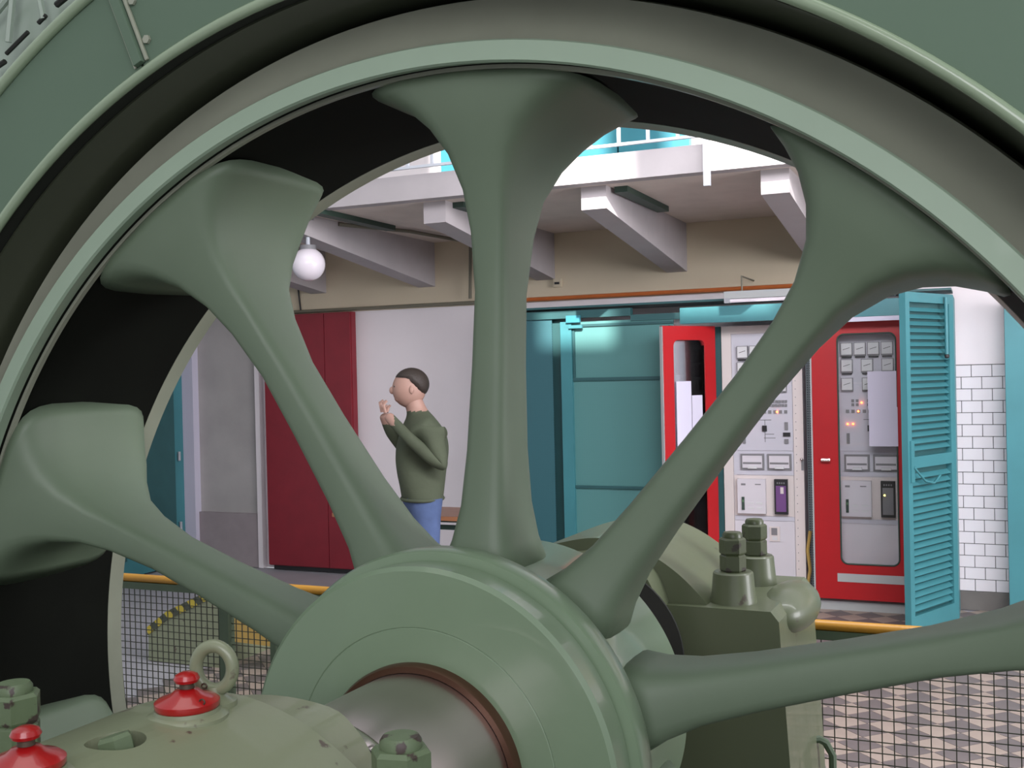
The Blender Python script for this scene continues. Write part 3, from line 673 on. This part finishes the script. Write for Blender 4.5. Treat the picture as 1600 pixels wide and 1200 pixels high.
# ================================================================== FLYWHEEL (local frame: y = shaft axis away from the viewer)
WC = EYE + CR*(-.166) + CU*(-.718) + CF*2.0; AZ = rad(-1.26)
MW = Matrix.Translation(WC) @ Matrix.Rotation(AZ, 4, 'Z'); MWi = MW.inverted()
def wt(px, py, tt):            # pixel -> (w, t, h) on the plane t = tt of the wheel frame
    o_ = MWi @ EYE; d_ = (MWi.to_3x3() @ ray(px, py)); return o_+d_*((tt-o_.y)/d_.y)
fly = thing('flywheel', WC, 'huge green spoked flywheel with polished shaft filling the view', 'flywheel', AZ)
b = B(); lathe(b, [(1.313, .056), (1.348, .056), (1.352, .062), (1.354, .10), (1.318, .10), (1.310, .062)], 220); obj('front_lip', b, 'lip', fly, smooth=True)
b = B(); lathe(b, [(1.354, .085), (1.362, .098), (1.385, .114), (1.41, .126), (1.435, .134), (1.450, .136), (1.456, .15), (1.456, .53), (1.318, .53), (1.318, .09)], 220); obj('rotor_ring', b, 'rotor', fly, smooth=True)
b = B(); lathe(b, [(1.3165, .088), (1.30, .56), (1.316, .56), (1.317, .10)], 220); obj('rim_lining', b, 'black', fly, smooth=True, label='near-black inner face of the rim')  # inner face of the rim in one near-black base colour
b = B(); lathe(b, [(1.300, .545), (1.294, .575), (1.33, .575), (1.33, .531), (1.300, .531)], 220); obj('rear_lip', b, 'rotor', fly, smooth=True)
b = B(); lathe(b, [(1.3165, .1), (1.3085, .1), (1.3085, .112), (1.3165, .112)], 220); obj('lip_seat', b, 'rotor', fly, smooth=True)
# spokes, cast with feet that flare over the rim
def spoke_mesh():
    b = B(); secs = []
    data = [(.34, .095, .17, .42), (.40, .070, .19, .40), (.47, .055, .205, .385), (.58, .047, .215, .37), (.75, .041, .22, .36), (.90, .038, .22, .36), (1.02, .040, .205, .38), (1.10, .050, .18, .41), (1.17, .075, .15, .46), (1.22, .110, .125, .50), (1.26, .155, .112, .52), (1.29, .205, .105, .53), (1.3095, .245, .102, .53)]
    n = 28
    for r, w, t0, t1 in data:
        ring = []; e = .55 if r < 1.0 else .35
        for k in range(n):
            a = 2*math.pi*k/n; c, s = math.cos(a), math.sin(a)
            u = w*math.copysign(abs(c)**e, c); tt = (t0+t1)/2+(t1-t0)/2*math.copysign(abs(s)**e, s)
            ph = u/r; ring.append(b.verts.new((r*math.sin(ph), tt, r*math.cos(ph))))
        secs.append(ring)
    for i in range(len(secs)-1):
        for k in range(n): b.faces.new((secs[i][k], secs[i][(k+1) % n], secs[i+1][(k+1) % n], secs[i+1][k]))
    b.faces.new(secs[0]); b.faces.new(secs[-1][::-1])
    return b
s0 = obj('spoke', spoke_mesh(), 'spoke', fly, smooth='all'); PH = 3.0
s0.rotation_euler = (0, rad(PH), 0)
for k in range(1, 10):
    o = s0.copy(); COL.objects.link(o); o.parent = fly; o.rotation_euler = (0, rad(PH+36*k), 0)
# hub
b = B(); lathe(b, [(.205, 0), (.268, 0), (.2695, .0015), (.271, 0), (.374, 0), (.382, .008), (.382, .066), (.376, .069), (.376, .074), (.398, .076), (.402, .083), (.402, .128), (.396, .138), (.375, .150), (.36, .17), (.36, .50), (.34, .53), (.205, .53)], 200); obj('hub', b, 'hub', fly, smooth=True)
b = B(); lathe(b, [(.192, -.022), (.203, -.022), (.2065, -.016), (.2065, .01), (.192, .01)], 120); obj('bronze_ring', b, 'bronze', fly, smooth=True)
b = B(); lathe(b, [(.191, -.95), (.191, 1.52), (.0, 1.52), (.0, -.95)], 120, closed=False); obj('shaft', b, 'steel', fly, smooth=True)
b = B(); lathe(b, [(.191, -.425), (.205, -.425), (.209, -.415), (.209, -.335), (.206, -.322), (.200, -.315), (.191, -.313)], 120); cl = obj('shaft_collar', b, 'chrome', fly, smooth=True)
q = wt(596, 1142, -.385); n_ = Vector((q.x, 0, q.z)).normalized()
b = B(); ball(b, n_*.207+Vector((0, -.352, 0)), .014, u=14, v=10); obj('collar_screw', b, 'steel', cl, smooth='all')

# ================================================================== GENERATOR HOUSING around the wheel
hs = thing('generator_housing', WC, 'large green ring-shaped generator housing around the flywheel', 'housing', AZ)
RI, RO = 1.478, 1.69
jo = rad(-23)
def seg(name, a0, a1, m='housing', R0=RI, R1=RO, t0=-.045, t1=-.02, n=120, lab=None):
    b = B(); lathe(b, [(R0, t0), (R1, t0), (R1, t1), (R0, t1)], n, a0, a1); return obj(name, b, m, hs, smooth=True, label=lab)
seg('front_plate', jo-rad(160), jo-rad(.12)); 
seg('front_plate', jo+rad(.12), jo+rad(160), R1=2.02)
seg('front_plate', jo+rad(161), jo+rad(199), n=40)
b = B(); lathe(b, [(RI-.004+.011*math.cos(a), -.045+.011*math.sin(a)) for a in [2*math.pi*k/10 for k in range(10)]], 240); obj('inner_bead', b, 'bead', hs, smooth='all')
b = B(); lathe(b, [(RO+.012*math.cos(a), -.05+.012*math.sin(a)) for a in [2*math.pi*k/10 for k in range(10)]], 120, jo-rad(160), jo); obj('outer_bead', b, 'bead', hs, smooth='all')
b = B(); lathe(b, [(RI-.002, -.04), (RI+.012, -.04), (RI+.012, .005), (RI-.002, .005)], 200); obj('inner_liner', b, 'dark', hs, smooth=True)  # black front band painted in for the shadowed gap behind the bead
b = B(); lathe(b, [(RI-.006, .006), (RI+.012, .006), (RI+.012, .66), (RI-.006, .66)], 200); obj('inner_liner', b, 'liner', hs, smooth=True, label='dark olive inner lining')
b = B(); lathe(b, [(RO-.02, -.02), (RO, -.02), (RO, .68), (RO-.02, .68)], 160); obj('outer_shell', b, 'housing', hs, smooth=True)
b = B(); lathe(b, [(1.40, .66), (RO, .66), (RO, .68), (1.40, .68)], 160); obj('rear_plate', b, 'dark', hs, smooth=True)
# joint bar: a raised flat with two edges, radial
for dw, ww, tt, mm in ((0, .011, -.060, 'housing'), (.018, .004, -.052, 'rotor'), (-.016, .003, -.05, 'rotor')):
    b = B(); box(b, dw-ww, dw+ww, tt, -.046, RI+.012, 2.0 if dw > 0 else RO)
    bmesh.ops.rotate(b, verts=b.verts, cent=(0, 0, 0), matrix=Matrix.Rotation(jo, 3, 'Y')); obj('joint_bar', b, mm, hs, bev=.002)
for rr in (RI+.05, RI+.14):
    b = B(); lathe(b, [(0, -.0), (.009, -.0), (.009, -.006), (0, -.006)], 6, closed=False, org=(.034, -.046, rr)); bmesh.ops.rotate(b, verts=b.verts, cent=(0, 0, 0), matrix=Matrix.Rotation(jo, 3, 'Y'))
    #  small bolt heads beside the joint
    obj('bolt', b, 'rotor', hs)
# pale lattice of the outer frame at the upper left
b = B(); lathe(b, [(RO+.01, .06), (2.1, .06), (2.1, .07), (RO+.01, .07)], 60, jo-rad(60), jo-rad(.5)); obj('lattice_backing', b, 'lattice', hs)
def latt(pa, ya, pb, yb, w, m):
    p, q = wt(pa, ya, .03), wt(pb, yb, .03); b = B(); tube(b, [p, q], w, 6); obj('lattice_bar', b, m, hs)
latt(22, -30, 13, 66, .008, 'lattice'); latt(-30, 50, 22, -14, .008, 'lattice'); latt(10, 84, 44, 50, .005, 'dark'); latt(60, -12, 68, 30, .007, 'lattice'); latt(-10, 108, 8, 96, .006, 'dark'); latt(60, 36, 72, 24, .005, 'dark'); latt(88, 8, 110, -10, .007, 'dark')
for k in range(4):
    b = B(); prism(b, [(-.08, 0), (.08, 0), (.08, .1), (-.08, .1)], lambda u, v, q: (u, q, v-1.86), .0+.2*k, .08+.2*k)
    o = obj('foot_block', b, 'dark', hs)
    if k > 0: bpy.data.objects.remove(o)

# ================================================================== BEARINGS
PROF = [(-.40, .12), (-.355, .175), (-.224, .240), (-.12, .272), (-.03, .286), (.05, .275), (.124, .247), (.197, .200), (.26, .14), (.30, .09), (.40, .07)]
def smooth_prof(P, k=4):
    out = []
    for i in range(len(P)-1):
        p0, p1, p2, p3 = P[max(i-1, 0)], P[i], P[i+1], P[min(i+2, len(P)-1)]
        for j in range(k):
            t = j/k; out.append(tuple(.5*((2*p1[c])+(-p0[c]+p2[c])*t+(2*p0[c]-5*p1[c]+4*p2[c]-p3[c])*t*t+(-p0[c]+3*p1[c]-3*p2[c]+p3[c])*t**3) for c in (0, 1)))
    out.append(P[-1]); return out
def hexnut(b, c, r, h0, h1):
    z = Vector(c); prs = []
    for rr, hh in ((r*.93, h0), (r, h0+.004), (r, h1-.005), (r*.86, h1)):
        prs.append([b.verts.new((z.x+rr*math.cos(rad(60*k+12)), z.y+rr*math.sin(rad(60*k+12)), hh)) for k in range(6)])
    for i in range(3):
        for k in range(6): b.faces.new((prs[i][k], prs[i][(k+1) % 6], prs[i+1][(k+1) % 6], prs[i+1][k]))
    b.faces.new(prs[0][::-1]); b.faces.new(prs[-1])
def boltset(t, w, tt, base, m, r=.037, big=False):
    b = B(); lathe(b, [(.0, base-.12), (.066, base-.12), (.056, base-.05), (.052, base-.004), (.048, base), (0, base)], 32, closed=False, axis='z', org=(w, tt, 0)); obj('stud_boss', b, 'worn' if m == 'nut' else 'fworn', t, smooth=True)
    b = B(); hexnut(b, (w, tt, 0), r, base, base+.045); n1 = obj('nut', b, m, t)
    b = B(); hexnut(b, (w, tt, 0), r*(1.03), base+.0455, base+.088); obj('nut', b, m, t)
    b = B(); lathe(b, [(0, base+.088), (.026, base+.088), (.026, base+.096), (.022, base+.102), (0, base+.103)], 24, closed=False, axis='z', org=(w, tt, 0)); obj('stud', b, m, t, smooth=True)
def extr(name, prof, t0, t1, m, t, bev=.006):
    b = B(); prism(b, prof, lambda u, v, q: (u, q, v), t0, t1); return obj(name, b, m, t, bev=bev, smooth=True)
def pedestal(name, label, t0, t1, near):
    sgn = 1 if near else -1
    t = thing(name, (0, 0, 0), label, 'bearing'); t.matrix_world = MW
    pr = smooth_prof(PROF); base = [(.40, .0), (-.40, .0)]
    tc_ = t1 if near else t0                       # the end that faces the wheel
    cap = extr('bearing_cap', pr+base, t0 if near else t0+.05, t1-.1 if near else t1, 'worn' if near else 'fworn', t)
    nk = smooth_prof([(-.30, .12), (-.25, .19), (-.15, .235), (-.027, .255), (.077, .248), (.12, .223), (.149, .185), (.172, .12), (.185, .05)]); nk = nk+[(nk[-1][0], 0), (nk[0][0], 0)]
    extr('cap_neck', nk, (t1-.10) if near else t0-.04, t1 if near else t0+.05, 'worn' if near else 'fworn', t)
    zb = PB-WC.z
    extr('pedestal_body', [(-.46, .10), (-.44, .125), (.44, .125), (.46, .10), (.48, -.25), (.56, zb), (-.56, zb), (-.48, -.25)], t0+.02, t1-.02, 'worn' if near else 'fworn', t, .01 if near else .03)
    b = B(); lathe(b, [(.193, -.004), (.235, -.004), (.235, .004), (.193, .004)], 60, org=(0, tc_+(.006 if near else -.046), 0)); obj('oil_seal', b, 'dark', t, smooth=True)
    return t
nb = pedestal('shaft_bearing', 'worn green shaft bearing in front of the flywheel with red oil caps and an eyebolt', -1.05, -.40, True)
for w, tt in ((-.337, -.60), (.318, -.60), (-.337, -.88), (.318, -.88)): boltset(nb, w, tt, .195, 'nut', .037)
def zprof(w):
    pr = smooth_prof(PROF)
    for a, c in zip(pr, pr[1:]):
        if a[0] <= w <= c[0]: return a[1]+(c[1]-a[1])*(w-a[0])/(c[0]-a[0])
def surf(px, py):              # where the pixel's ray meets the top of the bearing cap
    o_ = MWi @ EYE; d_ = MWi.to_3x3() @ ray(px, py); s = .6
    while s < 3:
        p = o_+d_*s
        if -.4 < p.x < .4 and p.z < zprof(p.x): return p
        s += .002
    return None
def oilcap(c):
    x, y, z = c
    b = B(); lathe(b, [(0, -.02), (.057, -.02), (.054, .0), (.044, .005), (.043, .010), (0, .01)], 40, closed=False, axis='z', org=(x, y, z)); obj('cap_seat', b, 'worn', nb, smooth=True)
    b = B(); lathe(b, [(0, .010), (.041, .010), (.043, .013), (.043, .019), (.038, .023), (.022, .0285), (.016, .034), (0, .037)], 40, closed=False, axis='z', org=(x, y, z)); o = obj('oil_cap', b, 'red', nb, smooth=True, label='red lidded oil cap')
    b = B(); lathe(b, [(0, .036), (.010, .036), (.0095, .043), (0, .043)], 16, closed=False, axis='z', org=(x, y, z)); obj('knob_neck', b, 'chain', o, smooth=True)
    b = B(); lathe(b, [(0, .042), (.010, .042), (.0155, .0445), (.0175, .0485), (.015, .054), (.008, .0575), (0, .058)], 24, closed=False, axis='z', org=(x, y, z)); obj('knob', b, 'red', o, smooth=True)
c1 = surf(293, 1114); c2 = surf(42, 1210)
if c1: oilcap((c1.x, c1.y, c1.z-.002))
if c2 is None: c2 = Vector((-.09, -.8, .275))
oilcap((c2.x, c2.y, c2.z-.002))
# eyebolt
e_ = Vector((-.012, -.545, zprof(-.012)))
b = B(); lathe(b, [(0, -.005), (.030, -.005), (.030, .004), (.020, .008), (.0125, .014), (.011, .024), (0, .026)], 28, closed=False, axis='z', org=e_); eb = obj('eyebolt', b, 'worn', nb, smooth=True)
rr = .027
b = B(); tube(b, [e_+Vector((rr*math.cos(a)*math.cos(.25), rr*math.cos(a)*math.sin(.25), .022+rr+1.18*rr*math.sin(a)*.95)) for a in [2*math.pi*k/32 for k in range(32)]], .0093, 12, True); obj('ring', b, 'worn', eb, smooth='all')
b = B()
if c1:
    A = e_+Vector((-.008, -.012, .026)); C_ = c1+Vector((.036, -.012, .022))
    for k in range(7):
        p = A.lerp(C_, k/6)-Vector((0, 0, .012*math.sin(math.pi*k/6)))
        bb = B(); ringp = [(p+Vector((.0045*math.cos(a), .003*math.sin(a)*(k % 2), .0035*math.sin(a)))) for a in [2*math.pi*j/8 for j in range(8)]]
        tube(bb, ringp, .0012, 5, True); me_ = bpy.data.meshes.new('x'); bb.to_mesh(me_); bb.free(); b.from_mesh(me_)
obj('safety_chain', b, 'chain', eb, smooth='all')
# sunk pocket with a socket nut
pk = surf(180, 1156) or Vector((-.15, -.6, .25))
nrm = Vector((-.3, 0, 1)).normalized(); rot = Vector((0, 0, 1)).rotation_difference(nrm).to_matrix()
def onp(b): bmesh.ops.transform(b, matrix=Matrix.Translation(pk) @ rot.to_4x4(), verts=b.verts)
b = B(); lathe(b, [(0, .05), (.036, .05), (.036, -.022), (0, -.022)], 40, closed=False, axis='z'); onp(b); cut = obj('cutter', b, 'dark')
capo = [c for c in nb.children if c.name.startswith('bearing_cap')][0]; keep = capo.parent; bpy.context.view_layer.update()
cut.matrix_world = MW; md_ = capo.modifiers.new('pocket', 'BOOLEAN'); md_.object = cut; md_.operation = 'DIFFERENCE'; bpy.context.view_layer.update()
me_ = bpy.data.meshes.new_from_object(capo.evaluated_get(bpy.context.evaluated_depsgraph_get())); capo.modifiers.clear(); capo.data = me_; bpy.data.objects.remove(cut)
b = B(); lathe(b, [(0, -.0215), (.0355, -.0215), (.0355, -.019), (0, -.019)], 36, closed=False, axis='z'); onp(b); obj('pocket_washer', b, 'dark', nb)
b = B(); hexnut(b, (0, 0, 0), .023, -.019, .006); onp(b); obj('pocket_nut', b, 'nut', nb)
fb = pedestal('shaft_bearing', 'olive green shaft bearing behind the flywheel hub with two oily studs', .97, 1.50, False)
for w, tt in ((.325, 1.085), (.325, 1.35)): boltset(fb, w, tt, .205, 'nutdark', .034)
# end cap of the far bearing: rounded cover on its right side
b = B(); ball(b, (.44, 1.26, .085), .075, (1.0, 2.4, .85)); obj('side_cover', b, 'fworn', fb, smooth='all')

# ---- bent pipe and cone beside the far pedestal
A = atc(1262, 1157, 3.05); C_ = atc(1290, 1160, 3.05); D_ = atc(1301, 1180, 3.05)
pipe('bent_pipe', [A-Vector((.05, 0, 0)), A, atc(1280, 1155, 3.05), C_, D_, Vector((D_.x, D_.y, PB))], .011, 'fgreen', 'short green bent pipe beside the rear bearing pedestal')
p = atc(1276, 1166, 3.16)
b = B(); lathe(b, [(0, 0), (.010, 0), (.045, -.14), (.05, PB-p.z), (0, PB-p.z)], 24, closed=False, axis='z', org=p); tag(obj('grey_cone', b, 'greyp', smooth=True), 'grey tapered funnel standing behind the green bent pipe', 'funnel')
